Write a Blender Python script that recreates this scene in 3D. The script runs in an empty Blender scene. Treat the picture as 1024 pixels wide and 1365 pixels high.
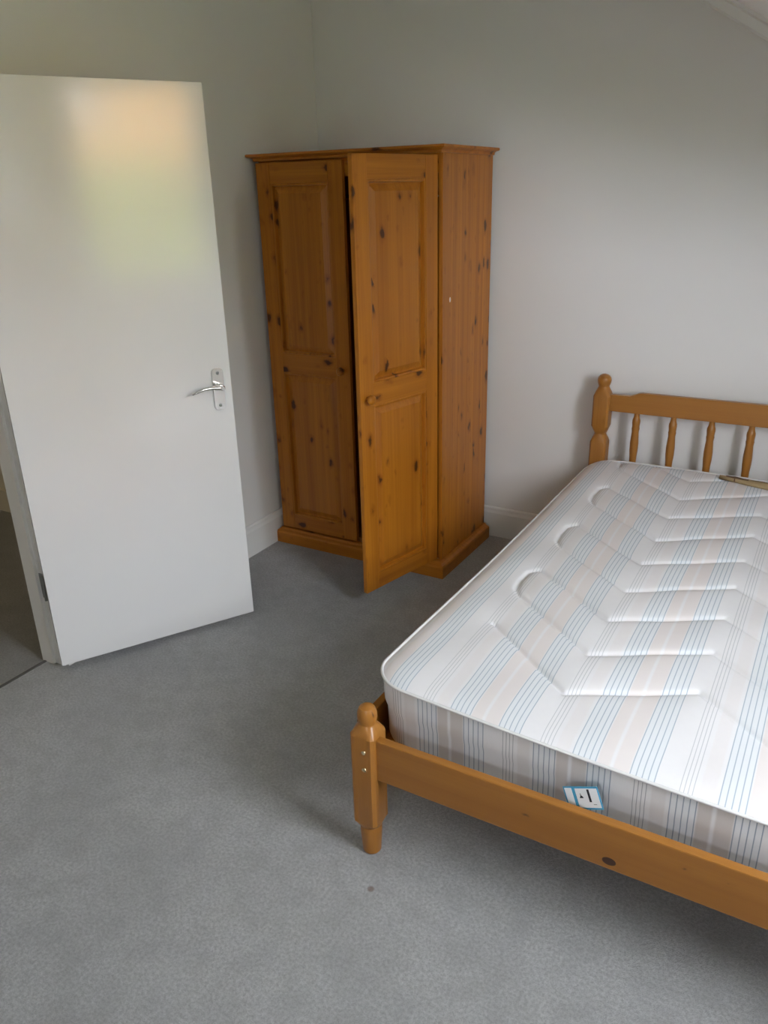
import bpy, bmesh, math, random
from mathutils import Vector, Matrix

random.seed(7)
scene = bpy.context.scene
col = scene.collection

# ------------------------------------------------------------------ camera
F_PX, YAW, PITCH, ROLL = 1053.26, 30.756, -22.138, -1.521
CAM = Vector((2.354, -3.4437, 1.6436))
cd = bpy.data.cameras.new('camera')
cd.sensor_fit = 'HORIZONTAL'
cd.sensor_width = 36.0
cd.lens = F_PX / 1024 * 36.0
cd.clip_start = 0.02
cam = bpy.data.objects.new('camera', cd)
col.objects.link(cam)
_y, _p, _r = (math.radians(a) for a in (YAW, PITCH, ROLL))
fw = Vector((-math.sin(_y) * math.cos(_p), math.cos(_y) * math.cos(_p), math.sin(_p)))
rt = Vector((math.cos(_y), math.sin(_y), 0))
up = rt.cross(fw)
rt2 = math.cos(_r) * rt + math.sin(_r) * up
up2 = -math.sin(_r) * rt + math.cos(_r) * up
cam.matrix_world = Matrix(((rt2.x, up2.x, -fw.x, CAM.x), (rt2.y, up2.y, -fw.y, CAM.y),
                           (rt2.z, up2.z, -fw.z, CAM.z), (0, 0, 0, 1)))
scene.camera = cam

# ------------------------------------------------------------------ sky, window portal, exposure
world = bpy.data.worlds.new('overcast_sky')
scene.world = world
world.use_nodes = True
bg = world.node_tree.nodes['Background']
bg.inputs['Color'].default_value = (0.87, 0.925, 1.0, 1)
bg.inputs['Strength'].default_value = 24.0

WIN_Y0, WIN_Y1, WIN_Z0, WIN_Z1 = -2.76, -1.86, 1.05, 2.38      # window opening in the dormer front
RX = 3.45                                                       # right wall plane
FY = -4.25                                                      # wall behind the camera
W2_X0, W2_X1, W2_Z0, W2_Z1 = 2.05, 2.50, 0.95, 1.50             # unseen second window, added behind the camera for soft front light


def portal(loc, rot, w, h):
    pl = bpy.data.lights.new('window_portal', 'AREA')
    pl.shape = 'RECTANGLE'
    pl.size, pl.size_y = w, h
    pl.cycles.is_portal = True
    po = bpy.data.objects.new('window_portal', pl)
    col.objects.link(po)
    po.location, po.rotation_euler = loc, rot


portal((RX + 0.09, (WIN_Y0 + WIN_Y1) / 2, (WIN_Z0 + WIN_Z1) / 2), (0, math.radians(90), 0), WIN_Z1 - WIN_Z0, WIN_Y1 - WIN_Y0)
portal(((W2_X0 + W2_X1) / 2, FY - 0.20, (W2_Z0 + W2_Z1) / 2), (math.radians(90), 0, 0), W2_X1 - W2_X0, W2_Z1 - W2_Z0)

# hazy sun behind the house: it lights the garden, not the room
sl = bpy.data.lights.new('sun', 'SUN')
sl.energy = 50.0
sl.color = (1.0, 0.93, 0.80)
sl.angle = math.radians(6)
so = bpy.data.objects.new('sun', sl)
col.objects.link(so)
so.rotation_euler = Vector((0.72, 0.25, -0.62)).to_track_quat('-Z', 'Y').to_euler()

scene.view_settings.view_transform = 'Standard'
scene.view_settings.look = 'None'
scene.view_settings.gamma = 1.0
scene.view_settings.use_curve_mapping = False
scene.view_settings.exposure = 0.15
scene.cycles.use_denoising = True
scene.cycles.max_bounces = 12
scene.cycles.diffuse_bounces = 8
scene.cycles.transparent_max_bounces = 8
scene.cycles.caustics_reflective = False
scene.cycles.caustics_refractive = False
scene.cycles.sample_clamp_indirect = 12.0

# ------------------------------------------------------------------ material helpers
class NT:
    def __init__(s, name):
        s.m = bpy.data.materials.new(name)
        s.m.use_nodes = True
        s.t = s.m.node_tree
        s.b = s.t.nodes['Principled BSDF']
        s.out = s.t.nodes['Material Output']

    def n(s, kind, **props):
        nd = s.t.nodes.new(kind)
        for k, v in props.items():
            setattr(nd, k, v)
        return nd

    def l(s, a, b):
        s.t.links.new(a, b)

    def put(s, sock, v):
        if hasattr(v, 'is_output'):
            s.l(v, sock)
        else:
            sock.default_value = v

    def math(s, op, a, b=0.0, c=None, clamp=False):
        nd = s.n('ShaderNodeMath', operation=op, use_clamp=clamp)
        s.put(nd.inputs[0], a)
        s.put(nd.inputs[1], b)
        if c is not None:
            s.put(nd.inputs[2], c)
        return nd.outputs[0]

    def mix(s, fac, a, b):
        nd = s.n('ShaderNodeMix', data_type='RGBA')
        s.put(nd.inputs[0], fac)
        s.put(nd.inputs[6], a if hasattr(a, 'is_output') else (*a, 1))
        s.put(nd.inputs[7], b if hasattr(b, 'is_output') else (*b, 1))
        return nd.outputs[2]

    def ramp(s, fac, lo, hi, a=0.0, b=1.0):
        nd = s.n('ShaderNodeMapRange', interpolation_type='SMOOTHSTEP')
        s.put(nd.inputs[0], fac)
        for i, v in enumerate((lo, hi, a, b)):
            nd.inputs[i + 1].default_value = v
        return nd.outputs[0]

    def noise(s, vec, scale, detail=3.0, rough=0.5):
        nd = s.n('ShaderNodeTexNoise')
        if vec is not None:
            s.l(vec, nd.inputs['Vector'])
        nd.inputs['Scale'].default_value = scale
        nd.inputs['Detail'].default_value = detail
        nd.inputs['Roughness'].default_value = rough
        return nd.outputs['Fac']

    def bump(s, height, strength, dist):
        nd = s.n('ShaderNodeBump')
        s.l(height, nd.inputs['Height'])
        nd.inputs['Strength'].default_value = strength
        nd.inputs['Distance'].default_value = dist
        s.l(nd.outputs[0], s.b.inputs['Normal'])


def plain(name, rgb, rough=0.5, spec=0.5, metal=0.0, bump=None, var=0.0):
    t = NT(name)
    t.b.inputs['Roughness'].default_value = rough
    t.b.inputs['Specular IOR Level'].default_value = spec
    t.b.inputs['Metallic'].default_value = metal
    co = t.n('ShaderNodeTexCoord').outputs['Object']
    nz = t.noise(co, 3.0 if bump is None else bump[2], 4)
    lo = tuple(c * (1 - var) for c in rgb)
    hi = tuple(min(1, c * (1 + var)) for c in rgb)
    t.l(t.mix(nz, lo, hi), t.b.inputs['Base Color'])
    if bump:
        t.bump(t.noise(co, bump[0], 3), bump[1], 0.002)
    return t.m


def pine(name, dark, mid, light, axis, knots=1.0, rough=0.36, tone=0.25):
    t = NT(name)
    co = t.n('ShaderNodeTexCoord').outputs['Object']
    oi = t.n('ShaderNodeObjectInfo')
    cmb = t.n('ShaderNodeCombineXYZ')
    rnd = oi.outputs['Random']
    for i, k in enumerate((17.3, 29.1, 41.7)):
        t.l(t.math('MULTIPLY', rnd, k), cmb.inputs[i])
    ad = t.n('ShaderNodeVectorMath', operation='ADD')
    t.l(co, ad.inputs[0])
    t.l(cmb.outputs[0], ad.inputs[1])
    def scaled(across, along):
        mp = t.n('ShaderNodeVectorMath', operation='MULTIPLY')
        t.l(ad.outputs[0], mp.inputs[0])
        v = [across] * 3
        v[axis] = along
        mp.inputs[1].default_value = v
        return mp.outputs[0]
    fine = t.noise(scaled(150, 2.2), 1.0, 3)
    band = t.ramp(t.noise(scaled(28, 0.7), 1.0, 4, 0.55), 0.15, 0.85)
    broad = t.noise(scaled(5, 0.8), 1.0, 2)
    # knots
    ks = scaled(19.0, 11.5)
    wob = t.n('ShaderNodeTexNoise')
    t.l(ks, wob.inputs['Vector'])
    wob.inputs['Scale'].default_value = 2.5
    wad = t.n('ShaderNodeVectorMath', operation='MULTIPLY_ADD')
    t.l(wob.outputs['Color'], wad.inputs[0])
    wad.inputs[1].default_value = (0.42, 0.42, 0.42)
    t.l(ks, wad.inputs[2])
    vo = t.n('ShaderNodeTexVoronoi')
    t.l(wad.outputs[0], vo.inputs['Vector'])
    vo.inputs['Scale'].default_value = 1.0
    sep = t.n('ShaderNodeSeparateColor')
    t.l(vo.outputs['Color'], sep.inputs[0])
    rad = t.math('MULTIPLY', t.ramp(sep.outputs[0], 0.38, 0.95, 0.0, 0.30), knots)
    d = t.math('SUBTRACT', vo.outputs['Distance'], rad)
    kn = t.ramp(d, 0.04, -0.09)
    halo = t.ramp(d, 0.22, -0.02, 0.0, 0.55)
    c1 = t.mix(band, dark, light)
    c1 = t.mix(0.25, c1, mid)
    c2 = t.mix(t.math('MULTIPLY', t.ramp(fine, 0.45, 0.75), 0.35), c1, dark)
    c3 = t.mix(t.math('MULTIPLY', broad, tone), c2, light)
    c3 = t.mix(t.math('MULTIPLY', rnd, 0.30), c3, mid)
    c4 = t.mix(t.math('MULTIPLY', halo, min(1, knots)), c3, dark)
    kc = (dark[0] * 0.18, dark[1] * 0.16, dark[2] * 0.6)
    c5 = t.mix(t.math('MULTIPLY', kn, 0.9), c4, kc)
    t.l(c5, t.b.inputs['Base Color'])
    t.b.inputs['Roughness'].default_value = rough
    t.b.inputs['Specular IOR Level'].default_value = 0.38
    t.bump(fine, 0.05, 0.001)
    return t.m


M = {}
M['wall'] = plain('wall_paint', (0.72, 0.70, 0.685), 0.85, 0.25, bump=(220, 0.10, 2.0), var=0.02)
M['ceil'] = plain('ceiling_paint', (0.90, 0.90, 0.88), 0.85, 0.25, bump=(200, 0.08, 2.0), var=0.01)
M['trim'] = plain('trim_gloss_paint', (0.78, 0.77, 0.75), 0.40, 0.45, bump=(40, 0.03, 3.0), var=0.02)
M['doorpaint'] = plain('door_gloss_paint', (0.745, 0.73, 0.725), 0.13, 0.5, bump=(14, 0.03, 3.0), var=0.015)
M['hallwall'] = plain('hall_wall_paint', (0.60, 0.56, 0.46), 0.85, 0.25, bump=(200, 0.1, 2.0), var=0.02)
M['chrome'] = plain('satin_chrome', (0.70, 0.68, 0.66), 0.22, 0.5, 1.0, var=0.02)
M['steel'] = plain('dull_steel', (0.30, 0.31, 0.30), 0.45, 0.5, 1.0, var=0.05)
M['brass'] = plain('brass', (0.75, 0.62, 0.38), 0.25, 0.5, 1.0, var=0.03)
M['dark'] = plain('dark_strip', (0.10, 0.095, 0.09), 0.7, 0.3, var=0.1)
for i, a in enumerate('xyz'):
    M['wr' + a] = pine('wardrobe_pine_' + a, (0.24, 0.062, 0.004), (0.43, 0.140, 0.009), (0.58, 0.220, 0.020), i, 0.92, 0.36)
    M['bd' + a] = pine('bed_pine_' + a, (0.225, 0.085, 0.014), (0.315, 0.128, 0.022), (0.365, 0.152, 0.030), i, 0.35, 0.29)
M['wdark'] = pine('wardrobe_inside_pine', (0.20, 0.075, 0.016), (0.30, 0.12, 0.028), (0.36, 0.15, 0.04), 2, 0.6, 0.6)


def carpet(name, a, b):
    t = NT(name)
    co = t.n('ShaderNodeTexCoord').outputs['Object']
    big = t.noise(co, 2.2, 4, 0.6)
    mid_ = t.noise(co, 14, 3, 0.6)
    fib = t.noise(co, 120, 4, 0.75)
    fib2 = t.noise(co, 520, 2, 0.7)
    v = t.math('ADD', t.math('MULTIPLY', t.ramp(fib, 0.3, 0.7), 0.55), t.math('MULTIPLY', t.ramp(fib2, 0.3, 0.7), 0.45))
    c = t.mix(v, a, b)
    c = t.mix(t.ramp(big, 0.40, 0.65, 0, 0.26), c, a)
    c = t.mix(t.ramp(mid_, 0.42, 0.66, 0, 0.24), c, a)
    # small brown spill mark near the bed foot
    vd = t.n('ShaderNodeVectorMath', operation='DISTANCE')
    t.l(co, vd.inputs[0])
    vd.inputs[1].default_value = (1.536, -2.185, 0.0)
    c = t.mix(t.ramp(vd.outputs['Value'], 0.012, 0.005, 0.0, 0.7), c, (0.20, 0.09, 0.04))
    t.l(c, t.b.inputs['Base Color'])
    t.b.inputs['Roughness'].default_value = 0.97
    t.b.inputs['Specular IOR Level'].default_value = 0.1
    t.b.inputs['Sheen Weight'].default_value = 0.25
    t.bump(v, 0.9, 0.008)
    return t.m


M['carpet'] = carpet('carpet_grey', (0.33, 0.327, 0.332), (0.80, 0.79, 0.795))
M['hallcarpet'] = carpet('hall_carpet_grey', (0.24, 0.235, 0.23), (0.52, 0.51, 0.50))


def stripes(name, off, base, blue, fill, pink, grey, k):
    t = NT(name)
    uv = t.n('ShaderNodeUVMap')
    sx = t.n('ShaderNodeSeparateXYZ')
    t.l(uv.outputs[0], sx.inputs[0])
    P = 0.306
    x = t.math('SUBTRACT', sx.outputs[0], off)
    tt = t.math('MULTIPLY', t.math('FRACT', t.math('DIVIDE', t.math('ADD', x, 30.6), P)), P)
    def band(lo, hi, soft=0.002):
        return t.math('MULTIPLY', t.ramp(tt, lo - soft, lo + soft), t.ramp(tt, hi + soft, hi - soft))
    def lines(lo, pitch, width):
        f = t.math('FRACT', t.math('DIVIDE', t.math('SUBTRACT', tt, lo), pitch))
        return t.math('MULTIPLY', t.ramp(f, 0.0, 0.05), t.ramp(f, width + 0.05, width - 0.05))
    A = band(0.000, 0.0545, 0.0005)
    B = band(0.127, 0.181, 0.0005)
    C = band(0.230, 0.262, 0.0005)
    c = t.mix(t.math('MULTIPLY', band(0.056, 0.126, 0.003), 0.85), base, pink)
    c = t.mix(band(0.084, 0.092, 0.003), c, base)
    c = t.mix(t.math('MULTIPLY', band(0.268, 0.298, 0.003), 0.35), c, pink)
    c = t.mix(t.math('MULTIPLY', t.math('MAXIMUM', A, B), 0.45), c, fill)
    c = t.mix(t.math('MULTIPLY', A, lines(0.0, 0.0128, 0.20)), c, blue)
    c = t.mix(t.math('MULTIPLY', B, lines(0.127, 0.0128, 0.20)), c, blue)
    c = t.mix(t.math('MULTIPLY', C, lines(0.230, 0.0085, 0.22)), c, grey)
    co = t.n('ShaderNodeTexCoord').outputs['Object']
    nz = t.noise(co, 60, 3)
    c = t.mix(t.math('MULTIPLY', nz, 0.12), c, tuple(v * 0.7 for v in base))
    t.l(c, t.b.inputs['Base Color'])
    t.b.inputs['Roughness'].default_value = k
    t.b.inputs['Specular IOR Level'].default_value = 0.35
    t.bump(t.noise(co, 700, 2), 0.10, 0.001)
    return t.m


M['ticking'] = stripes('mattress_ticking', 1.974, (0.72, 0.70, 0.72), (0.34, 0.40, 0.47), (0.62, 0.67, 0.72),
                       (0.69, 0.625, 0.615), (0.47, 0.47, 0.50), 0.6)
M['border'] = stripes('mattress_border_ticking', 1.903, (0.74, 0.72, 0.73), (0.26, 0.31, 0.37), (0.66, 0.69, 0.74),
                      (0.56, 0.50, 0.475), (0.34, 0.34, 0.36), 0.6)
M['piping'] = plain('mattress_piping', (0.66, 0.64, 0.64), 0.6, 0.3, bump=(400, 0.2, 40.0), var=0.05)
M['label_blue'] = plain('label_blue', (0.08, 0.36, 0.58), 0.5, 0.3, var=0.02)
M['label_white'] = plain('label_white', (0.82, 0.84, 0.88), 0.5, 0.3, var=0.01)
M['label_ink'] = plain('label_ink', (0.03, 0.03, 0.04), 0.6, 0.2, var=0.02)
M['sticker'] = plain('sticker_white', (0.82, 0.76, 0.76), 0.5, 0.3, var=0.02)
M['cloth_tan'] = plain('tan_cloth', (0.36, 0.26, 0.14), 0.8, 0.2, bump=(300, 0.3, 30), var=0.15)
M['cloth_brown'] = plain('brown_tip', (0.14, 0.085, 0.05), 0.8, 0.2, bump=(300, 0.3, 30), var=0.15)


# ------------------------------------------------------------------ mesh helpers
def tag(o, label=None, cat=None, group=None, kind=None):
    if label: o['label'] = label
    if cat: o['category'] = cat
    if group: o['group'] = group
    if kind: o['kind'] = kind
    return o


def empty(name, loc=(0, 0, 0), rz=0.0):
    o = bpy.data.objects.new(name, None)
    o.empty_display_size = 0.1
    o.location = loc
    o.rotation_euler = (0, 0, rz)
    col.objects.link(o)
    return o


def link(name, me, mat, parent=None, smooth=False):
    me.materials.clear()
    me.materials.append(mat)
    if smooth:
        for p in me.polygons:
            p.use_smooth = True
    o = bpy.data.objects.new(name, me)
    o.parent = parent
    col.objects.link(o)
    return o


def finish(bm, name, mat, parent=None, smooth=False, bevel=0.0, seg=2):
    if bevel:
        bmesh.ops.bevel(bm, geom=list(bm.edges), offset=bevel, segments=seg, profile=0.6, affect='EDGES', clamp_overlap=True)
    bmesh.ops.recalc_face_normals(bm, faces=bm.faces)
    me = bpy.data.meshes.new(name)
    bm.to_mesh(me)
    bm.free()
    o = link(name, me, mat, parent, smooth)
    return o


def abox(bm, x0, x1, y0, y1, z0, z1):
    vs = [bm.verts.new((x, y, z)) for x in (x0, x1) for y in (y0, y1) for z in (z0, z1)]
    for f in ((0, 1, 3, 2), (4, 6, 7, 5), (0, 4, 5, 1), (2, 3, 7, 6), (0, 2, 6, 4), (1, 5, 7, 3)):
        bm.faces.new([vs[i] for i in f])
    return vs


def box(name, b, mat, parent=None, bevel=0.0, seg=2):
    """box whose own origin is its centre, so grain differs from piece to piece"""
    x0, x1, y0, y1, z0, z1 = b
    c = Vector(((x0 + x1) / 2, (y0 + y1) / 2, (z0 + z1) / 2))
    bm = bmesh.new()
    abox(bm, x0 - c.x, x1 - c.x, y0 - c.y, y1 - c.y, z0 - c.z, z1 - c.z)
    o = finish(bm, name, mat, parent, False, bevel, seg)
    o.location = c
    return o


def prism(bm, pts, axis, a, b):
    """polygon pts (2-D) extruded along axis from a to b"""
    def mk(p, v):
        c = list(p)
        c.insert(axis, v)
        return bm.verts.new(c)
    A = [mk(p, a) for p in pts]
    B = [mk(p, b) for p in pts]
    n = len(pts)
    bm.faces.new(A)
    bm.faces.new(B[::-1])
    for i in range(n):
        bm.faces.new((A[i], A[(i + 1) % n], B[(i + 1) % n], B[i]))


def rings(name, prof, mat, parent=None, n=20, loc=(0, 0, 0), axis='z'):
    """stack of cross sections: (z, half width, squareness 0 round .. 1 square)"""
    bm = bmesh.new()
    R = []
    for (z, r, q) in prof:
        row = []
        ch = r * 0.2327                                 # chamfer of the square section
        for i in range(n):
            a = 2 * math.pi * i / n
            c, s = math.cos(a), math.sin(a)
            ac, as_ = max(abs(c), 1e-6), max(abs(s), 1e-6)
            rs = min(r / ac, r / as_, (2 * r - ch) / (ac + as_))
            rr = r + (rs - r) * q
            x, y = rr * c, rr * s
            p = (x, y, z) if axis == 'z' else ((z, x, y) if axis == 'x' else (x, z, y))
            row.append(bm.verts.new(p))
        R.append(row)
    for a, b in zip(R, R[1:]):
        for i in range(n):
            bm.faces.new((a[i], a[(i + 1) % n], b[(i + 1) % n], b[i]))
    bm.faces.new(R[0][::-1])
    bm.faces.new(R[-1])
    o = finish(bm, name, mat, parent, True)
    try:
        o.data.set_sharp_from_angle(angle=math.radians(24))
    except Exception:
        pass
    o.location = loc
    return o


def tube(name, pts, r, mat, parent=None, n=8, closed=False, rad=None, flat=1.0):
    bm = bmesh.new()
    R = []
    m = len(pts)
    pts = [Vector(p) for p in pts]
    for i, p in enumerate(pts):
        a = pts[(i - 1) % m] if (closed or i > 0) else p
        b = pts[(i + 1) % m] if (closed or i < m - 1) else p
        t = (b - a).normalized()
        ref = Vector((0, 0, 1)) if abs(t.z) < 0.9 else Vector((1, 0, 0))
        u = t.cross(ref).normalized()
        v = u.cross(t).normalized()
        rr = r if rad is None else rad[i]
        R.append([bm.verts.new(p + u * math.cos(2 * math.pi * k / n) * rr + v * math.sin(2 * math.pi * k / n) * rr * flat) for k in range(n)])
    for i in range(m if closed else m - 1):
        a, b = R[i], R[(i + 1) % m]
        for k in range(n):
            bm.faces.new((a[k], a[(k + 1) % n], b[(k + 1) % n], b[k]))
    if not closed:
        bm.faces.new(R[0][::-1])
        bm.faces.new(R[-1])
    return finish(bm, name, mat, parent, True)


def struct(name, boxes, mat, parent=None, bevel=0.0):
    bm = bmesh.new()
    for b in boxes:
        abox(bm, *b)
    o = finish(bm, name, mat, parent, False, bevel)
    if parent is None:
        o['kind'] = 'structure'
    return o


# ------------------------------------------------------------------ the room
WX = -0.018          # left wall face (skirting face is x = 0)
WB = 0.015           # back wall face
WT = 0.122           # left wall thickness
OY0, OY1, OZ = -2.66, -1.83, 2.06     # structural doorway opening
CZ = 2.62            # flat ceiling
SLX, SLZ, SLM = 1.798, 2.234, -0.62   # sloping ceiling line on the back wall


def slope_z(x):
    return SLZ + SLM * (x - SLX)


def slope_x(z):
    return SLX + (z - SLZ) / SLM


SX0 = slope_x(CZ)
DZ = 2.45                              # dormer ceiling
DX0 = slope_x(DZ)
DY0, DY1 = -3.05, -1.20                # dormer cheeks

f = struct('floor', [(-0.112, RX + 0.15, FY - 0.1, WB + 0.1, -0.06, 0.0)], M['carpet'])
tag(f, 'mottled grey short pile carpet covering the bedroom floor')
f = struct('floor_hall', [(-2.4, -0.112, FY - 0.1, -0.80, -0.06, 0.0)], M['hallcarpet'])
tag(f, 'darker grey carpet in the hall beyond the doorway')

w = struct('wall_left', [(WX - WT, WX, OY1, WB + 0.1, 0, CZ), (WX - WT, WX, FY, OY0, 0, CZ), (WX - WT, WX, OY0, OY1, OZ, CZ)], M['wall'])
tag(w, 'plain off-white painted wall behind the open door')
w = struct('wall_back', [(WX, RX + 0.15, WB, WB + 0.1, 0, CZ)], M['wall'])
tag(w, 'plain off-white painted wall behind wardrobe and headboard')
w = struct('wall_front', [(WX - WT, W2_X0, FY - 0.12, FY, 0, CZ), (W2_X1, RX + 0.15, FY - 0.12, FY, 0, CZ),
                           (W2_X0, W2_X1, FY - 0.12, FY, 0, W2_Z0), (W2_X0, W2_X1, FY - 0.12, FY, W2_Z1, CZ)], M['wall'])
zl = slope_z(RX)
w = struct('wall_right', [(RX, RX + 0.07, FY, WIN_Y0, 0, zl + 0.02), (RX, RX + 0.07, WIN_Y1, WB, 0, zl + 0.02),
                          (RX, RX + 0.07, WIN_Y0, WIN_Y1, 0, WIN_Z0), (RX, RX + 0.07, WIN_Y0, WIN_Y1, WIN_Z1, DZ + 0.05),
                          (RX, RX + 0.07, DY0, WIN_Y0, zl, DZ + 0.05), (RX, RX + 0.07, WIN_Y1, DY1, zl, DZ + 0.05)], M['wall'])
# ceilings
bm = bmesh.new()
abox(bm, WX - WT, SX0, FY, WB + 0.1, CZ, CZ + 0.06)
for (ya, yb) in ((DY1, WB + 0.1), (FY, DY0)):
    prism(bm, [(SX0, CZ), (RX + 0.1, slope_z(RX + 0.1)), (RX + 0.1, slope_z(RX + 0.1) + 0.08), (SX0, CZ + 0.08)], 1, ya, yb)
prism(bm, [(SX0, CZ), (DX0, DZ), (DX0, DZ + 0.08), (SX0, CZ + 0.08)], 1, DY0, DY1)
abox(bm, DX0, RX + 0.1, DY0, DY1, DZ, DZ + 0.06)
for (ya, yb) in ((DY1 - 0.004, DY1 + 0.03), (DY0 - 0.03, DY0 + 0.004)):
    prism(bm, [(DX0, DZ + 0.05), (DX0, DZ), (RX + 0.1, slope_z(RX + 0.1)), (RX + 0.1, DZ + 0.05)], 1, ya, yb)
c = finish(bm, 'ceiling', M['ceil'])
tag(c, 'white sloping attic ceiling above the bed', kind='structure')
# moulding under the sloping ceiling, on the back wall
bm = bmesh.new()
th = math.atan(SLM)
prof = [(0, 0), (0.0, -0.050), (-0.010, -0.052), (-0.016, -0.044), (-0.018, -0.016), (-0.026, -0.010), (-0.028, 0.0)]
x0, x1 = SX0 - 0.03, RX
L = (x1 - x0) / math.cos(th)
pts = []
for s in (x0, x1):
    pts.append([bm.verts.new((s, WB + p[0], slope_z(s) + p[1] / math.cos(th))) for p in prof])
n = len(prof)
for i in range(n):
    bm.faces.new((pts[0][i], pts[0][(i + 1) % n], pts[1][(i + 1) % n], pts[1][i]))
bm.faces.new(pts[0]); bm.faces.new(pts[1][::-1])
o = finish(bm, 'trim_1', M['trim'])
tag(o, 'narrow painted moulding under the sloping ceiling edge', kind='structure')

# skirting boards
def skirting(name, axis, face, wall, a, b, h, label=None):
    bm = bmesh.new()
    s = 1 if wall < face else -1
    d = abs(face - wall)
    p = [(wall, 0), (wall + s * d, 0), (wall + s * d, h - 0.030), (wall + s * d * 0.75, h - 0.018), (wall + s * d * 0.7, h - 0.006), (wall + s * d * 0.35, h), (wall, h)]
    prism(bm, p, axis, a, b)
    o = finish(bm, name, M['trim'])
    o['kind'] = 'structure'
    if label: o['label'] = label
    return o
skirting('baseboard_left', 1, 0.0, WX, OY1 + 0.045, WB, 0.155, 'white skirting board along the wall beside the wardrobe')
skirting('baseboard_back', 0, 0.0, WB, 0.0, RX, 0.155, 'white skirting board along the wall behind bed and wardrobe')
skirting('baseboard_right', 1, RX - 0.018, RX, FY, 0.0, 0.155)
skirting('baseboard_front', 0, FY + 0.018, FY, 0.0, RX - 0.018, 0.155)

# door lining, stop and architraves
xa, xb = WX - WT, WX
fr = struct('trim_2', [(xa, xb, OY1 - 0.03, OY1, 0, OZ), (xa, xb, OY0, OY0 + 0.03, 0, OZ), (xa, xb, OY0 + 0.03, OY1 - 0.03, OZ - 0.03, OZ)], M['trim'])
tag(fr, 'white painted door lining round the doorway')
struct('door_stop', [(xa + 0.012, xa + 0.075, OY1 - 0.042, OY1 - 0.03, 0, OZ - 0.03), (xa + 0.012, xa + 0.075, OY0 + 0.03, OY0 + 0.042, 0, OZ - 0.03),
                     (xa + 0.012, xa + 0.075, OY0 + 0.042, OY1 - 0.042, OZ - 0.042, OZ - 0.03)], M['trim'], fr)
struct('architrave', [(xb, xb + 0.015, OY1 - 0.022, OY1 + 0.045, 0, OZ + 0.045), (xb, xb + 0.015, OY0 - 0.045, OY0 + 0.022, 0, OZ + 0.045),
                      (xb, xb + 0.015, OY0 + 0.022, OY1 - 0.022, OZ - 0.022, OZ + 0.045)], M['trim'], fr)
struct('architrave', [(xa - 0.015, xa, OY1 - 0.022, OY1 + 0.045, 0, OZ + 0.045), (xa - 0.015, xa, OY0 - 0.045, OY0 + 0.022, 0, OZ + 0.045),
                      (xa - 0.015, xa, OY0 + 0.022, OY1 - 0.022, OZ - 0.022, OZ + 0.045)], M['trim'], fr)
t = struct('trim_3', [(-0.118, -0.106, OY0 + 0.03, OY1 - 0.042, -0.002, 0.003)], M['dark'])
tag(t, 'thin dark carpet joint across the doorway')

# hall beyond the doorway
HX, HY = -2.30, -0.92
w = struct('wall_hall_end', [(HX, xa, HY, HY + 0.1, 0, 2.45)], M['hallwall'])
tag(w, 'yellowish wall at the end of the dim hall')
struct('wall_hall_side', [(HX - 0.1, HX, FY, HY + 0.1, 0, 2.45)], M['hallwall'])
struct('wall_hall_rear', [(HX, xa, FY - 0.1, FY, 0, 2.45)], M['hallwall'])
struct('ceiling_hall', [(HX - 0.1, xa, FY, HY + 0.1, 2.45, 2.5)], M['ceil'])
bm = bmesh.new()
abox(bm, HX, xa - 0.02, HY - 0.018, HY, 0, 0.13)
o = finish(bm, 'baseboard_hall', M['hallwall'])
o['kind'] = 'structure'

hl = bpy.data.lights.new('hall_fill', 'POINT')  # unseen warm fill light, added to brighten the hall wall
hl.energy = 9.0
hl.color = (1.0, 0.83, 0.55)
hl.shadow_soft_size = 0.12
ho = bpy.data.objects.new('hall_fill', hl)
col.objects.link(ho)
ho.location = (-1.5, -2.6, 2.2)

# window in the dormer
wf = struct('window_1', [(RX + 0.01, RX + 0.05, WIN_Y0, WIN_Y0 + 0.05, WIN_Z0, WIN_Z1), (RX + 0.01, RX + 0.05, WIN_Y1 - 0.05, WIN_Y1, WIN_Z0, WIN_Z1),
                         (RX + 0.01, RX + 0.05, WIN_Y0 + 0.05, WIN_Y1 - 0.05, WIN_Z0, WIN_Z0 + 0.06), (RX + 0.01, RX + 0.05, WIN_Y0 + 0.05, WIN_Y1 - 0.05, WIN_Z1 - 0.05, WIN_Z1)], M['trim'])
tag(wf, 'white framed dormer window mirrored in the glossy door')
struct('window_sill', [(RX - 0.06, RX + 0.01, WIN_Y0 - 0.04, WIN_Y1 + 0.04, WIN_Z0 - 0.03, WIN_Z0)], M['trim'], wf)
g = NT('window_glass')
tr = g.n('ShaderNodeBsdfTransparent'); gl = g.n('ShaderNodeBsdfGlossy'); gl.inputs['Roughness'].default_value = 0.02
mx = g.n('ShaderNodeMixShader'); mx.inputs[0].default_value = 0.04
g.l(tr.outputs[0], mx.inputs[1]); g.l(gl.outputs[0], mx.inputs[2]); g.l(mx.outputs[0], g.out.inputs[0])
struct('window_pane', [(RX + 0.028, RX + 0.032, WIN_Y0 + 0.05, WIN_Y1 - 0.05, WIN_Z0 + 0.06, WIN_Z1 - 0.05)], g.m, wf)

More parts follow.
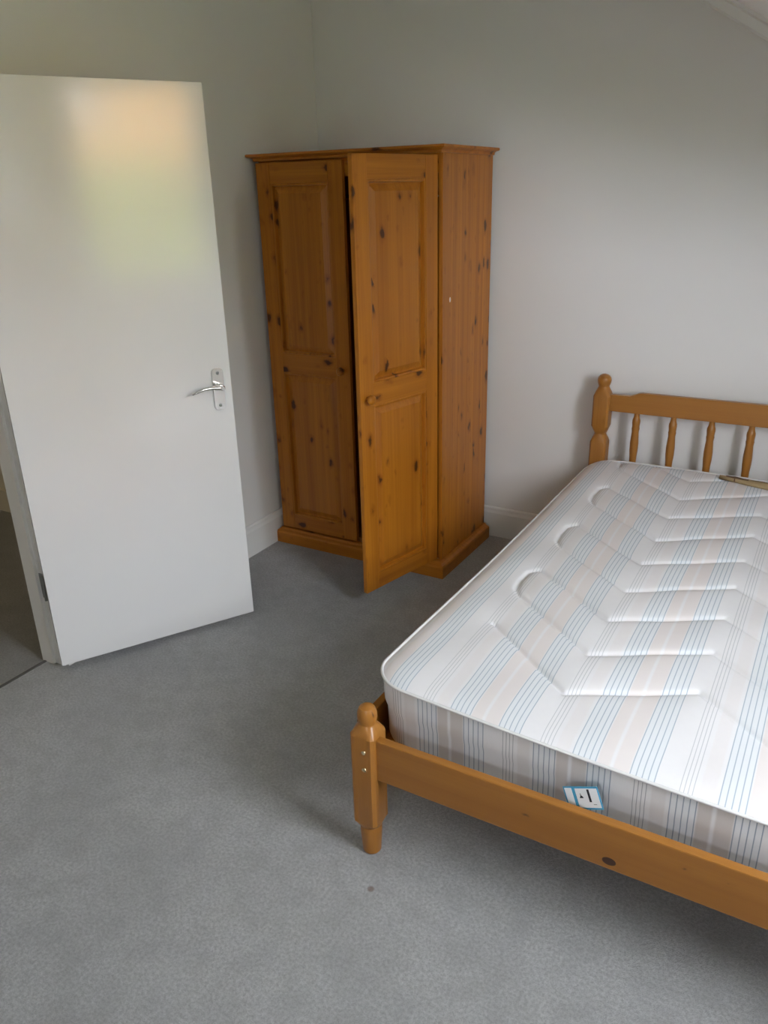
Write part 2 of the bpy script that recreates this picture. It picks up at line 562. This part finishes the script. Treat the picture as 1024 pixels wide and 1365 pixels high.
w2 = struct('fill_window_2', [(W2_X0, W2_X0 + 0.05, FY - 0.09, FY - 0.04, W2_Z0, W2_Z1), (W2_X1 - 0.05, W2_X1, FY - 0.09, FY - 0.04, W2_Z0, W2_Z1),
                         (W2_X0 + 0.05, W2_X1 - 0.05, FY - 0.09, FY - 0.04, W2_Z0, W2_Z0 + 0.05), (W2_X0 + 0.05, W2_X1 - 0.05, FY - 0.09, FY - 0.04, W2_Z1 - 0.05, W2_Z1)], M['trim'])
tag(w2, 'white framed window added unseen behind the camera for soft fill light')  # added opening: softens the shadows and lights the bed foot
struct('window_pane', [(W2_X0 + 0.05, W2_X1 - 0.05, FY - 0.067, FY - 0.063, W2_Z0 + 0.05, W2_Z1 - 0.05)], g.m, w2)

# garden outside (mirrored, blurred, in the glossy door)
M['grass'] = plain('garden_grass', (0.07, 0.095, 0.03), 0.95, 0.1, bump=(30, 0.5, 0.6), var=0.3)
M['leaf'] = plain('tree_leaves', (0.21, 0.24, 0.06), 0.7, 0.3, bump=(3, 0.1, 3.0), var=0.4)
M['bark'] = plain('tree_bark', (0.12, 0.085, 0.055), 0.9, 0.2, bump=(25, 0.6, 4.0), var=0.3)
GZ = -4.6
g = struct('garden_ground', [(-40, 60, -60, 40, GZ - 0.1, GZ)], M['grass'])
tag(g, 'green lawn outside the dormer window')


def leafy_tree(loc, h, r, label, seed):
    rn = random.Random(seed)
    root = empty('garden_tree', loc)
    tag(root, label, 'tree', 'trees outside the dormer window')
    tube('trunk', [(0, 0, 0), (0.06, 0.05, h * 0.3), (0.0, 0.12, h * 0.6), (0.1, 0.0, h * 0.85)], 0.2, M['bark'], root, 8, rad=[0.24, 0.19, 0.13, 0.05])
    vs, fs = [], []
    blobs = [(rn.uniform(-0.55, 0.55) * r, rn.uniform(-0.55, 0.55) * r, h * rn.uniform(0.45, 0.92), r * rn.uniform(0.35, 0.6)) for _ in range(14)]
    for _ in range(5200):
        bx_, by_, bz_, br = rn.choice(blobs)
        d = Vector((rn.gauss(0, 1), rn.gauss(0, 1), rn.gauss(0, 1))).normalized()
        p = Vector((bx_, by_, bz_)) + d * br * rn.uniform(0.7, 1.0)
        u = d.orthogonal().normalized()
        u.rotate(Matrix.Rotation(rn.uniform(0, 6.28), 3, d))
        v = d.cross(u)
        v = (v + d * rn.uniform(-0.6, 0.6)).normalized()
        s = rn.uniform(0.12, 0.22)
        i = len(vs)
        vs += [p - u * s, p - v * s * 0.5, p + u * s, p + v * s * 0.5]
        fs.append((i, i + 1, i + 2, i + 3))
    me = bpy.data.meshes.new('foliage')
    me.from_pydata(vs, [], fs)
    o = link('foliage', me, M['leaf'], root)
    o['kind'] = 'stuff'
    return root


leafy_tree((13.5, -8.2, GZ), 9.6, 2.4, 'tall green tree standing outside the dormer window', 1)
leafy_tree((12.0, -4.4, GZ), 7.2, 2.2, 'low bushy green tree outside the dormer window', 2)
leafy_tree((13.5, 0.6, GZ), 8.6, 2.4, 'green tree beyond the low bushy tree outside', 3)

# brick house across the gardens
M['brick'] = plain('house_brick', (0.50, 0.29, 0.13), 0.9, 0.2, bump=(60, 0.3, 6.0), var=0.2)
M['roof'] = plain('house_roof_tile', (0.42, 0.24, 0.12), 0.9, 0.2, bump=(40, 0.3, 5.0), var=0.2)
M['house_glass'] = plain('house_window_glass', (0.05, 0.06, 0.07), 0.1, 0.5, var=0.1)
hs = empty('brick_house', (27.0, -6.4, GZ))
tag(hs, 'orange brick house with tiled roof beyond the garden trees', 'house')
bm = bmesh.new()
prism(bm, [(-3.6, 0), (3.6, 0), (3.6, 7.6), (0, 11.6), (-3.6, 7.6)], 0, -3.5, 3.5)
finish(bm, 'wall', M['brick'], hs)
bm = bmesh.new()
prism(bm, [(-4.0, 7.4), (0, 11.85), (4.0, 7.4), (4.0, 7.2), (0, 11.62), (-4.0, 7.2)], 0, -3.8, 3.8)
finish(bm, 'roof', M['roof'], hs)
for (wy, wz) in ((-1.8, 2.0), (1.8, 2.0), (-1.8, 5.4), (1.8, 5.4)):
    wn = box('window', (-3.56, -3.48, wy - 0.6, wy + 0.6, wz - 0.7, wz + 0.7), M['trim'], hs, 0.01, 1)
    box('pane', (-0.055, -0.045, -0.52, 0.52, -0.62, 0.62), M['house_glass'], wn)

# ------------------------------------------------------------------ white flush door
DOOR_W, DOOR_H, DOOR_G = 0.763, 1.958, 0.026
door = struct('door_1', [(0.0, DOOR_W, 0.0, 0.040, DOOR_G, DOOR_G + DOOR_H)], M['doorpaint'], None, 0.0015)
door.location = (0.0122, -1.8901, 0)
door.rotation_euler = (0, 0, math.radians(90 - 29.503))
tag(door, 'white glossy flush door swung open against the wall', kind='structure')


def lever_handle(side):
    # side -1: the face seen by the camera (local y = 0); +1: the back face
    y0 = 0.0 if side < 0 else 0.040
    cx, cz = 0.711, 0.979
    bm = bmesh.new()
    out = []
    hw, hh, r = 0.021, 0.076, 0.012
    for (ccx, ccz, a0) in ((hw - r, hh - r, 0), (-hw + r, hh - r, 90), (-hw + r, -hh + r, 180), (hw - r, -hh + r, 270)):
        for k in range(6):
            a = math.radians(a0 + 18 * k)
            out.append((cx + ccx + r * math.cos(a), cz + ccz + r * math.sin(a)))
    prism(bm, out, 1, y0, y0 + side * 0.007)
    root = finish(bm, 'lever_handle', M['chrome'], door, False)
    root['label'] = 'satin chrome lever handle on a long backplate'
    lz = cz + 0.012
    rings('rose', [(0, 0.014, 0), (0.016, 0.013, 0), (0.018, 0.009, 0), (0.046, 0.009, 0), (0.05, 0.007, 0)], M['chrome'], root, 16, (cx, y0 + side * 0.006, lz), 'y')
    if side < 0:
        root.children[-1].scale = (1, -1, 1)
    y = y0 + side * 0.046
    P = [(cx + 0.008, y, lz), (cx - 0.01, y, lz + 0.001), (cx - 0.04, y, lz + 0.005), (cx - 0.07, y + side * 0.002, lz + 0.004), (cx - 0.095, y + side * 0.001, lz - 0.004), (cx - 0.112, y - side * 0.003, lz - 0.011)]
    tube('lever', P, 0.007, M['chrome'], root, 10, rad=[0.010, 0.010, 0.0085, 0.0075, 0.0065, 0.004], flat=0.75)
    for dz in (0.060, -0.060):
        rings('screw', [(0, 0.006, 0), (0.002, 0.0055, 0), (0.0032, 0.003, 0)], M['steel'], root, 12, (cx, y0 + side * 0.007, cz + dz), 'y')
        if side < 0:
            root.children[-1].scale = (1, -1, 1)


lever_handle(-1)
lever_handle(1)
for hz in (0.285, 1.70):
    rings('hinge_pin', [(0, 0.0055, 0), (0.102, 0.0055, 0)], M['steel'], door, 12, (-0.004, 0.044, hz - 0.001))
for hz in (0.285, 1.70):
    box('hinge_leaf', (xb - 0.040, xb + 0.006, OY1 - 0.0325, OY1 - 0.03, hz, hz + 0.10), M['steel'], fr, 0.0005, 1)

# ------------------------------------------------------------------ pine wardrobe
WX0, WX1, WYB, WYF = 0.022, 0.905, -0.023, -0.504       # carcass; doors sit in front
PL, CT = 0.075, 1.772
wr = empty('wardrobe', ((WX0 + WX1) / 2, (WYB + WYF) / 2, 0))
tag(wr, 'knotty orange pine two-door wardrobe with one door ajar, in the corner', 'wardrobe')
ox, oy = wr.location.x, wr.location.y


def wbox(name, b, mat, parent=wr, bevel=0.0015):
    b = (b[0] - ox, b[1] - ox, b[2] - oy, b[3] - oy, b[4], b[5])
    return box(name, b, mat, parent, bevel)


# right side: glued boards, each a piece of its own
side = wbox('side_panel', (WX1 - 0.018, WX1 - 0.006, WYF, WYB, PL, CT), M['wrz'])
nb = 6
for i in range(nb):
    ya = WYF + (WYB - WYF) * i / nb
    yb_ = WYF + (WYB - WYF) * (i + 1) / nb
    b = box('board', (-0.003, 0.003, ya + 0.0001, yb_ - 0.0001, PL, CT), M['wrz'], side, 0.0004, 1)
    b.location = Vector((WX1 - 0.003 - ox, (ya + yb_) / 2 - oy, (PL + CT) / 2)) - side.location
side2 = wbox('side_panel', (WX0, WX0 + 0.018, WYF, WYB, PL, CT), M['wrz'])
wbox('back_panel', (WX0 + 0.018, WX1 - 0.018, WYB - 0.008, WYB, PL, CT), M['wdark'])
wbox('bottom_panel', (WX0 + 0.018, WX1 - 0.018, WYF, WYB - 0.008, PL, PL + 0.018), M['wdark'])
wbox('top_panel', (WX0 + 0.018, WX1 - 0.018, WYF, WYB - 0.008, CT - 0.018, CT), M['wrx'])
wbox('top_rail', (WX0 + 0.018, WX1 - 0.018, WYF + 0.001, WYF + 0.02, CT - 0.07, CT - 0.018), M['wrx'])
rl = rings('hanging_rail', [(-0.42, 0.011, 0), (0.42, 0.011, 0)], M['chrome'], wr, 14, (0, 0, 1.62), 'x')

# cornice and plinth: moulded strips on three sides
def moulding(name, prof, z0):
    """prof: list of (out, z); swept round left, front and right sides"""
    bm = bmesh.new()
    def corner(o_):
        xl = max(WX0 - o_, -0.010)
        return [(xl, WYB), (xl, WYF - 0.02 - o_), (WX1 + o_, WYF - 0.02 - o_), (WX1 + o_, WYB)]
    rows = [[bm.verts.new((x - ox, y - oy, z0 + z)) for (x, y) in corner(o_)] for (o_, z) in prof]
    inner = [[bm.verts.new((x - ox, y - oy, z0 + z)) for (x, y) in ((WX0 + 0.015, WYB), (WX0 + 0.015, WYF + 0.0), (WX1 - 0.015, WYF + 0.0), (WX1 - 0.015, WYB))] for z in (prof[-1][1], prof[0][1])]
    loop = rows + inner
    m = len(loop)
    for i in range(m):
        a, b = loop[i], loop[(i + 1) % m]
        for k in range(3):
            bm.faces.new((a[k], a[k + 1], b[k + 1], b[k]))
    bm.faces.new([r[0] for r in loop]); bm.faces.new([r[3] for r in loop][::-1])
    return finish(bm, name, M['wrx'], wr)


moulding('cornice', [(0.002, 0.0), (0.007, 0.002), (0.008, 0.010), (0.016, 0.015), (0.026, 0.017), (0.030, 0.020), (0.030, 0.027), (0.027, 0.029)], CT - 0.002)
moulding('plinth', [(0.030, 0.0), (0.030, 0.052), (0.026, 0.060), (0.014, 0.066), (0.008, 0.074)], 0.0)
wbox('lid', (WX0, WX1, WYF, WYB, CT + 0.0001, CT + 0.022), M['wrx'])


def wardrobe_door(name, width, pivot, ang, hinge_right, label=None):
    """door local: x from 0 to -width when hinged on its right edge, front face at y = -0.021"""
    z0, z1 = 0.080, 1.764
    d = box(name, (-width + 0.02, -0.02, -0.006, -0.002, z0 + 0.02, z1 - 0.02), M['wrz'], wr, 0.001, 1)
    dc = d.location.copy()
    # put origin on the hinge line
    d.data.transform(Matrix.Translation(dc))
    d.location = (pivot[0] - ox, pivot[1] - oy, 0)
    d.rotation_euler = (0, 0, ang)
    if label: d['label'] = label
    sw, fy, by = 0.072, -0.021, 0.0
    tr_, mr0, mr1, br_ = 0.082, 0.872, 0.960, 0.072
    box('stile', (-width, -width + sw, fy, by, z0, z1), M['wrz'], d, 0.002)
    box('stile', (-sw, 0, fy, by, z0, z1), M['wrz'], d, 0.002)
    for (a, b) in ((z1 - tr_, z1), (mr0, mr1), (z0, z0 + br_)):
        box('rail', (-width + sw, -sw, fy + 0.0004, by, a, b), M['wrx'], d, 0.0015)
    for (a, b) in ((mr1, z1 - tr_), (z0 + br_, mr0)):
        # raised panel: moulded sinking, then a bevel up to a flat field
        bm = bmesh.new()
        xl, xr = -width + sw, -sw
        cx_, cz_ = (xl + xr) / 2, (a + b) / 2
        lv = [(0.0, -0.0185), (0.004, -0.0200), (0.009, -0.0185), (0.012, -0.0075), (0.016, -0.0070), (0.038, -0.0165), (0.040, -0.0175)]
        R = []
        for (ins, y) in lv:
            R.append([bm.verts.new((x - cx_, y, z - cz_)) for (x, z) in ((xl + ins, a + ins), (xr - ins, a + ins), (xr - ins, b - ins), (xl + ins, b - ins))])
        for p_, q_ in zip(R, R[1:]):
            for k in range(4):
                bm.faces.new((p_[k], p_[(k + 1) % 4], q_[(k + 1) % 4], q_[k]))
        bm.faces.new(R[-1])
        po_ = finish(bm, 'panel', M['wrz'], d)
        po_.location = (cx_, 0, cz_)
    kx = -width + 0.036 if hinge_right else -0.036
    kn = rings('knob', [(0, 0.010, 0), (0.010, 0.0085, 0), (0.016, 0.015, 0), (0.022, 0.0190, 0), (0.029, 0.0185, 0), (0.035, 0.013, 0), (0.038, 0.005, 0)], M['wrx'], d, 18, (kx, fy, 0.905), 'y')
    kn.scale = (1, -1, 1)
    return d


wardrobe_door('door', 0.440, (0.461, WYF), 0.0, False, 'closed wardrobe door with two raised panels')
wardrobe_door('door', 0.458, (0.868, WYF - 0.004), math.radians(76.9), True, 'open wardrobe door with two raised panels')
for hz in (0.22, 1.62):
    rings('hinge', [(0, 0.005, 0), (0.06, 0.005, 0)], M['brass'], wr, 10, (0.883 - ox, WYF - 0.006 - oy, hz))
st = rings('sticker', [(0, 0.0085, 0), (0.0006, 0.008, 0)], M['sticker'], wr, 16, (WX1 - ox, -0.434 - oy, 1.222), 'x')
st.scale = (1, 0.75, 1.25)
st['label'] = 'small pale oval sticker'

# ------------------------------------------------------------------ pine bed
BX, BX2, BFY, BHY = 1.470, 2.706, -2.067, -0.0775
bed = empty('bed_frame', ((BX + BX2) / 2, (BFY + BHY) / 2, 0))
tag(bed, 'orange pine bed frame with turned posts and spindle headboard', 'bed')
bo = bed.location.copy()


def bbox(name, b, mat, bevel=0.003):
    return box(name, (b[0] - bo.x, b[1] - bo.x, b[2] - bo.y, b[3] - bo.y, b[4], b[5]), mat, bed, bevel)


SQ = 1.0
foot_prof = [(0.0, 0.022, 0), (0.005, 0.0250, 0), (0.03, 0.0265, 0), (0.06, 0.0285, 0), (0.085, 0.0290, 0), (0.090, 0.0280, 0), (0.096, 0.0300, 0.5), (0.112, 0.0355, SQ),
             (0.25, 0.0355, SQ), (0.385, 0.0355, SQ), (0.400, 0.031, 0.35), (0.410, 0.024, 0), (0.414, 0.0225, 0), (0.420, 0.0235, 0), (0.430, 0.0255, 0), (0.440, 0.0255, 0), (0.450, 0.0230, 0), (0.458, 0.019, 0), (0.463, 0.010, 0), (0.4645, 0.002, 0)]
head_prof = [(0.0, 0.021, 0), (0.006, 0.0235, 0), (0.03, 0.0265, 0), (0.06, 0.030, 0), (0.085, 0.030, 0), (0.100, 0.030, 0.1), (0.125, 0.0355, SQ), (0.40, 0.0355, SQ), (0.595, 0.0355, SQ),
             (0.612, 0.0335, 0.4), (0.628, 0.026, 0), (0.634, 0.0255, 0), (0.650, 0.032, 0.4), (0.668, 0.0355, SQ), (0.74, 0.0355, SQ), (0.800, 0.0355, SQ), (0.818, 0.033, 0.4), (0.832, 0.026, 0), (0.841, 0.0225, 0),
             (0.848, 0.025, 0), (0.858, 0.0285, 0), (0.868, 0.0295, 0), (0.878, 0.0275, 0), (0.887, 0.021, 0), (0.892, 0.012, 0), (0.894, 0.002, 0)]
for x in (BX, BX2):
    p = rings('foot_post', foot_prof, M['bdz'], bed, 48, (x - bo.x, BFY - bo.y, 0))
    for dz in (0.345, 0.292):
        sx = -1 if x == BX else 1
        b = rings('bolt_cap', [(0, 0.0065, 0), (0.0025, 0.006, 0), (0.004, 0.003, 0)], M['brass'], p, 12, (0.008 if sx < 0 else -0.008, -0.0355, dz), 'y')
        b.scale = (1, -1, 1)
    rings('head_post', head_prof, M['bdz'], bed, 48, (x - bo.x, BHY - bo.y, 0))
RT, RB = 0.3806, 0.2581
bbox('foot_rail', (BX + 0.03, BX2 - 0.03, -2.087, -2.064, RB, RT), M['bdx'], 0.004)
for s in (0, 1):
    x = BX - 0.052 if s == 0 else BX2 + 0.030
    bbox('side_rail', (x, x + 0.022, BFY + 0.03, BHY - 0.03, RB, RT), M['bdy'], 0.003)
    x = BX - 0.030 if s == 0 else BX2 + 0.009
    bbox('slat_ledger', (x, x + 0.021, BFY + 0.036, BHY - 0.036, RB, 0.280), M['bdy'], 0.001)
for i in range(12):
    y = BFY + 0.10 + i * (BHY - BFY - 0.2) / 11
    bbox('slat', (BX - 0.008, BX2 + 0.008, y - 0.034, y + 0.034, 0.2805, 0.297), M['bdx'], 0.001)
# headboard: shaped top rail, bottom rail, spindles
bm = bmesh.new()
def ogee(x0_, sgn):
    return [(x0_ + sgn * (0.000), 0.809), (x0_ + sgn * 0.008, 0.8095), (x0_ + sgn * 0.014, 0.812), (x0_ + sgn * 0.022, 0.818), (x0_ + sgn * 0.034, 0.824), (x0_ + sgn * 0.046, 0.8265)]
top = [(BX + 0.03, 0.809)] + ogee(BX + 0.115, 1) + ogee(BX2 - 0.115, -1)[::-1] + [(BX2 - 0.03, 0.809)]
poly = top + [(BX2 - 0.03, 0.737), (BX + 0.03, 0.737)]
prism(bm, [(x - bo.x, z) for (x, z) in poly], 1, BHY - 0.012 - bo.y, BHY + 0.012 - bo.y)
finish(bm, 'headboard_rail', M['bdx'], bed, False, 0.002)
bbox('lower_headboard_rail', (BX + 0.03, BX2 - 0.03, BHY - 0.012, BHY + 0.012, 0.30, 0.37), M['bdx'], 0.003)
sp = [(0.37, 0.012, 0), (0.40, 0.014, 0), (0.43, 0.016, 0), (0.455, 0.0175, 0), (0.475, 0.0155, 0), (0.490, 0.012, 0), (0.500, 0.0155, 0), (0.520, 0.0145, 0), (0.545, 0.0150, 0), (0.575, 0.0175, 0), (0.605, 0.0180, 0),
      (0.635, 0.0160, 0), (0.655, 0.0145, 0), (0.664, 0.0155, 0), (0.671, 0.0165, 0), (0.677, 0.0150, 0), (0.685, 0.0155, 0), (0.698, 0.0170, 0), (0.708, 0.0165, 0), (0.718, 0.0130, 0), (0.727, 0.0115, 0), (0.738, 0.0115, 0)]
first = None
for i in range(7):
    x = 1.6195 + 0.1512 * i
    if first is None:
        first = rings('spindle', sp, M['bdz'], bed, 16, (x - bo.x, BHY - bo.y, 0))
    else:
        c = first.copy()
        col.objects.link(c)
        c.parent = bed
        c.location = (x - bo.x, BHY - bo.y, 0)
# dark knot in the foot rail
kn = rings('knot', [(0, 0.0125, 0), (0.0005, 0.012, 0)], plain('rail_knot', (0.055, 0.022, 0.012), 0.45, 0.4, var=0.4), bed, 16, (2.092 - bo.x, -2.0868 - bo.y, 0.281), 'y')
kn.scale = (1.25, -1, 0.85)
kn['label'] = 'dark knot in the foot rail'

# ------------------------------------------------------------------ mattress
MX0, MX1, MY0, MY1 = 1.432, 2.664, -2.036, -0.112
MZ0, MZ1 = 0.298, 0.484
RC = 0.10
mat_root = empty('mattress', ((MX0 + MX1) / 2, (MY0 + MY1) / 2, MZ0))
tag(mat_root, 'pale striped quilted mattress lying on the pine bed frame', 'mattress')
mo = mat_root.location.copy()
mcx, mcy = mo.x, mo.y
HW, HL = (MX1 - MX0) / 2, (MY1 - MY0) / 2


def halfw(y):
    """half width of the rounded outline at local y"""
    d = abs(y) - (HL - RC)
    if d <= 0:
        return HW
    d = min(d, RC)
    return HW - RC + math.sqrt(max(0.0, RC * RC - d * d))


def warp(x, y, z):
    """the used mattress sits a little askew: its foot end slants and one corner is lifted"""
    fl = max(0.0, (HW - x) / (2 * HW))
    ff = max(0.0, min(1.0, (0.1 - y) / (HL + 0.1)))
    ff = ff * ff * (3 - 2 * ff)
    lift = max(0.0, min(1.0, (0.15 - x) / (HW + 0.15)))
    z2 = 0.018 * lift * lift * ff * max(0.0, min(1.0, z / 0.12))
    hs_ = max(0.0, min(1.0, (y + HL) / (2 * HL)))          # fuller towards the head
    ed = max(0.0, HW - abs(x))
    z3 = 0.055 * hs_ ** 1.5 * (1 - 0.55 * math.exp(-ed / 0.06)) * max(0.0, min(1.0, z / 0.16))
    return (x + 0.012 * hs_ * math.exp(-(x + HW) / 0.1), y + (0.050 * fl - 0.012) * ff, z + z2 + z3)


# quilting: zigzag stitch lines, local x measured from the left edge
V0, DYQ = -1.841, 0.1980
ZX = [1.612, 1.890, 2.180, 2.470]
NL = 9
def zig(k):
    """polyline of stitch line k (world xy)"""
    v = V0 + DYQ * k
    return [(ZX[0], v + 0.218), (ZX[1], v), (ZX[2], v + 0.168), (ZX[3], v - 0.045)]
segs = []
for k in range(NL):
    z = zig(k)
    segs += list(zip(z, z[1:]))
caps = []
for k in range(1, NL - 1, 2):
    a, b = zig(k)[0], zig(k + 1)[0]
    m_ = ((a[0] + b[0]) / 2 - 0.030, (a[1] + b[1]) / 2)
    caps += [(a, (a[0] - 0.022, a[1] + 0.04)), ((a[0] - 0.022, a[1] + 0.04), m_), (m_, (b[0] - 0.026, b[1] - 0.03)), ((b[0] - 0.026, b[1] - 0.03), b)]
    a, b = zig(k - 1)[3], zig(k)[3]
    m_ = ((a[0] + b[0]) / 2 + 0.030, (a[1] + b[1]) / 2)
    caps += [(a, (a[0] + 0.022, a[1] + 0.04)), ((a[0] + 0.022, a[1] + 0.04), m_), (m_, (b[0] + 0.026, b[1] - 0.03)), ((b[0] + 0.026, b[1] - 0.03), b)]
segs += caps


def groove(x, y):
    best = 9.0
    for (a, b) in segs:
        if y < min(a[1], b[1]) - 0.08 or y > max(a[1], b[1]) + 0.08 or x < min(a[0], b[0]) - 0.08 or x > max(a[0], b[0]) + 0.08:
            continue
        dx, dy = b[0] - a[0], b[1] - a[1]
        t_ = max(0, min(1, ((x - a[0]) * dx + (y - a[1]) * dy) / (dx * dx + dy * dy)))
        d = math.hypot(x - a[0] - t_ * dx, y - a[1] - t_ * dy)
        if d < best:
            best = d
    return best


NX, NY = 250, 400
vs, uvs, fs = [], [], []
ys = []
for j in range(NY + 1):
    s = j / NY * 2 - 1
    # denser rows towards the rounded ends
    ys.append(HL * math.sin(s * math.pi / 2 * 0.999) * 0.12 + HL * s * 0.88)
ys[0], ys[-1] = -HL, HL
for j, y in enumerate(ys):
    hw_ = halfw(y)
    for i in range(NX + 1):
        x = -hw_ + 2 * hw_ * i / NX
        wx, wy = mcx + x, mcy + y
        de = min(HW - abs(x), HL - abs(y))
        if abs(x) > HW - RC and abs(y) > HL - RC:
            de = RC - math.hypot(abs(x) - HW + RC, abs(y) - HL + RC)
        de = max(0, de)
        z = MZ1 - 0.014 * math.exp(-(de / 0.022) ** 1.3) + 0.006 * (1 - math.exp(-de / 0.18))
        d = groove(wx, wy)
        z -= 0.0050 * math.exp(-(d / 0.0065) ** 2) + 0.0085 * math.exp(-d / 0.024)
        z += 0.0022 * math.sin(wx * 23 + 1.3) * math.sin(wy * 17) * min(1, de / 0.1)
        vs.append(warp(x, y, z - MZ0))
        uvs.append((wx, wy))
for j in range(NY):
    for i in range(NX):
        a = j * (NX + 1) + i
        fs.append((a, a + 1, a + NX + 2, a + NX + 1))
me = bpy.data.meshes.new('quilted_top')
me.from_pydata(vs, [], fs)
uvl = me.uv_layers.new(name='UVMap')
for lp in me.loops:
    uvl.data[lp.index].uv = uvs[lp.vertex_index]
link('quilted_top', me, M['ticking'], mat_root, True)['label'] = 'quilted striped ticking with zigzag stitching'


def outline(ins, n=9, step=0.05):
    P = []
    hw_, hl_, r = HW - ins, HL - ins, RC - ins * 0.3
    cs = [(hw_ - r, -hl_ + r, -90), (hw_ - r, hl_ - r, 0), (-hw_ + r, hl_ - r, 90), (-hw_ + r, -hl_ + r, 180)]
    arcs = []
    for (cx_, cy_, a0) in cs:
        arcs.append([(cx_ + r * math.cos(math.radians(a0 + 90 * k / n)), cy_ + r * math.sin(math.radians(a0 + 90 * k / n))) for k in range(n + 1)])
    for q in range(4):
        P += arcs[q]
        a, b = arcs[q][-1], arcs[(q + 1) % 4][0]
        m_ = 24
        P += [(a[0] + (b[0] - a[0]) * k / m_, a[1] + (b[1] - a[1]) * k / m_) for k in range(1, m_)]
    return P


base = outline(0.0)
ns = len(base)
# border: perimeter coordinate on the ends follows x, on the sides follows y
levels = [(MZ1 - 0.014, 0.000), (MZ1 - 0.022, 0.002), (MZ1 - 0.05, 0.003), (MZ1 - 0.085, 0.004), (MZ1 - 0.105, 0.010), (MZ0 + 0.02, 0.012), (MZ0 + 0.008, 0.012), (MZ0, 0.014)]
vs, fs, vu = [], [], []
peri = [0.0]
for k in range(1, ns + 1):
    a, b = base[k - 1], base[k % ns]
    peri.append(peri[-1] + math.hypot(a[0] - b[0], a[1] - b[1]))
# align so that u equals world x along the foot end
k0 = max(range(ns), key=lambda k: (base[k][1] < -HL + 1e-6) * 10 + base[k][0] * 0.01)
off = (mcx + base[k0][0]) - peri[k0]
for (z, ins) in levels:
    o_ = outline(ins)
    for k in range(ns + 1):
        p = o_[k % ns]
        pz = z
        vs.append(warp(p[0], p[1], pz - MZ0))
        b0, b1, b2 = base[k % ns], base[(k - 1) % ns], base[(k + 1) % ns]
        tx, ty = b2[0] - b1[0], b2[1] - b1[1]
        tl = math.hypot(tx, ty)
        vu.append((peri[k] + off + ((p[0] - b0[0]) * tx + (p[1] - b0[1]) * ty) / tl, z))
for r_ in range(len(levels) - 1):
    for k in range(ns):
        a = r_ * (ns + 1) + k
        fs.append((a, a + 1, a + ns + 2, a + ns + 1))
me = bpy.data.meshes.new('border')
me.from_pydata(vs, [], fs)
uvl = me.uv_layers.new(name='UVMap')
for lp in me.loops:
    uvl.data[lp.index].uv = vu[lp.vertex_index]
link('border', me, M['border'], mat_root, True)['label'] = 'greyer striped side border'
o_ = outline(0.014)
me = bpy.data.meshes.new('underside')
me.from_pydata([warp(p[0], p[1], 0.0) for p in o_], [], [tuple(range(ns))])
link('underside', me, M['piping'], mat_root)
tube('piping', [warp(p[0], p[1], MZ1 - 0.012 - MZ0) for p in base], 0.0040, M['piping'], mat_root, 8, True)
tube('piping', [warp(p[0], p[1], 0.006) for p in outline(0.016)], 0.0045, M['piping'], mat_root, 8, True)

# sewn-in label on the foot border
lab = empty('label_origin_tmp')
bpy.data.objects.remove(lab)
def lab_box(name, x0_, x1_, z0_, z1_, d0, d1, mat, parent):
    bm = bmesh.new()
    abox(bm, x0_, x1_, -d1, -d0, z0_, z1_)
    return finish(bm, name, mat, parent)
LW, LH = 0.086, 0.052
care = lab_box('care_label', 0, LW, 0, LH, 0, 0.0012, M['label_blue'], mat_root)
care['label'] = 'small white care label with blue border'
care.location = Vector((1.988, -2.052, 0.353)) - mo
care.rotation_euler = (math.radians(-8), math.radians(-26), math.radians(-6))
lab_box('label_field', 0.0035, 0.021, 0.004, LH - 0.003, 0.0012, 0.0015, M['label_white'], care)
lab_box('label_field', 0.029, LW - 0.003, 0.004, LH - 0.004, 0.0012, 0.0015, M['label_white'], care)
lab_box('printed_bar', 0.058, 0.0635, 0.017, LH - 0.006, 0.0015, 0.0017, M['label_ink'], care)
bm = bmesh.new()
prism(bm, [(0.036, 0.026), (0.046, 0.026), (0.044, 0.030), (0.041, 0.032), (0.0405, 0.037), (0.0395, 0.037), (0.039, 0.031)], 1, -0.0017, -0.0015)
finish(bm, 'printed_mark', M['label_ink'], care)
lab_box('printed_line', 0.066, 0.074, 0.011, 0.0125, 0.0015, 0.0017, M['steel'], care)

# ------------------------------------------------------------------ strip lying at the mattress head
s_pts = [(1.99, -0.180, 0.0), (2.04, -0.192, 0.001), (2.09, -0.204, 0.002), (2.15, -0.219, 0.003), (2.23, -0.236, 0.002), (2.31, -0.25, 0.0)]
sr = empty('cloth_strip', (2.15, -0.216, 0.535))
tag(sr, 'narrow tan cloth strip with a brown patch lying on the mattress by the spindles', 'cloth strip')
def strip(name, pts, wid, thick, mat):
    bm = bmesh.new()
    A = []
    for (x, y, z), w_ in zip(pts, wid):
        b = Vector((x, y, 0.535 + z)) - sr.location
        A.append([bm.verts.new(b + Vector(v)) for v in ((0, -w_, 0), (0, -w_ * 0.7, thick), (0, w_ * 0.7, thick), (0, w_, 0))])
    for p, q in zip(A, A[1:]):
        for k in range(4):
            bm.faces.new((p[k], p[(k + 1) % 4], q[(k + 1) % 4], q[k]))
    bm.faces.new(A[0][::-1]); bm.faces.new(A[-1])
    return finish(bm, name, mat, sr, True)
strip('strip', s_pts, [0.006, 0.012, 0.020, 0.026, 0.028, 0.022], 0.014, M['cloth_tan'])
strip('brown_patch', [(2.015, -0.186, 0.003), (2.05, -0.195, 0.0045), (2.10, -0.207, 0.0045)], [0.005, 0.012, 0.007], 0.014, M['cloth_brown'])
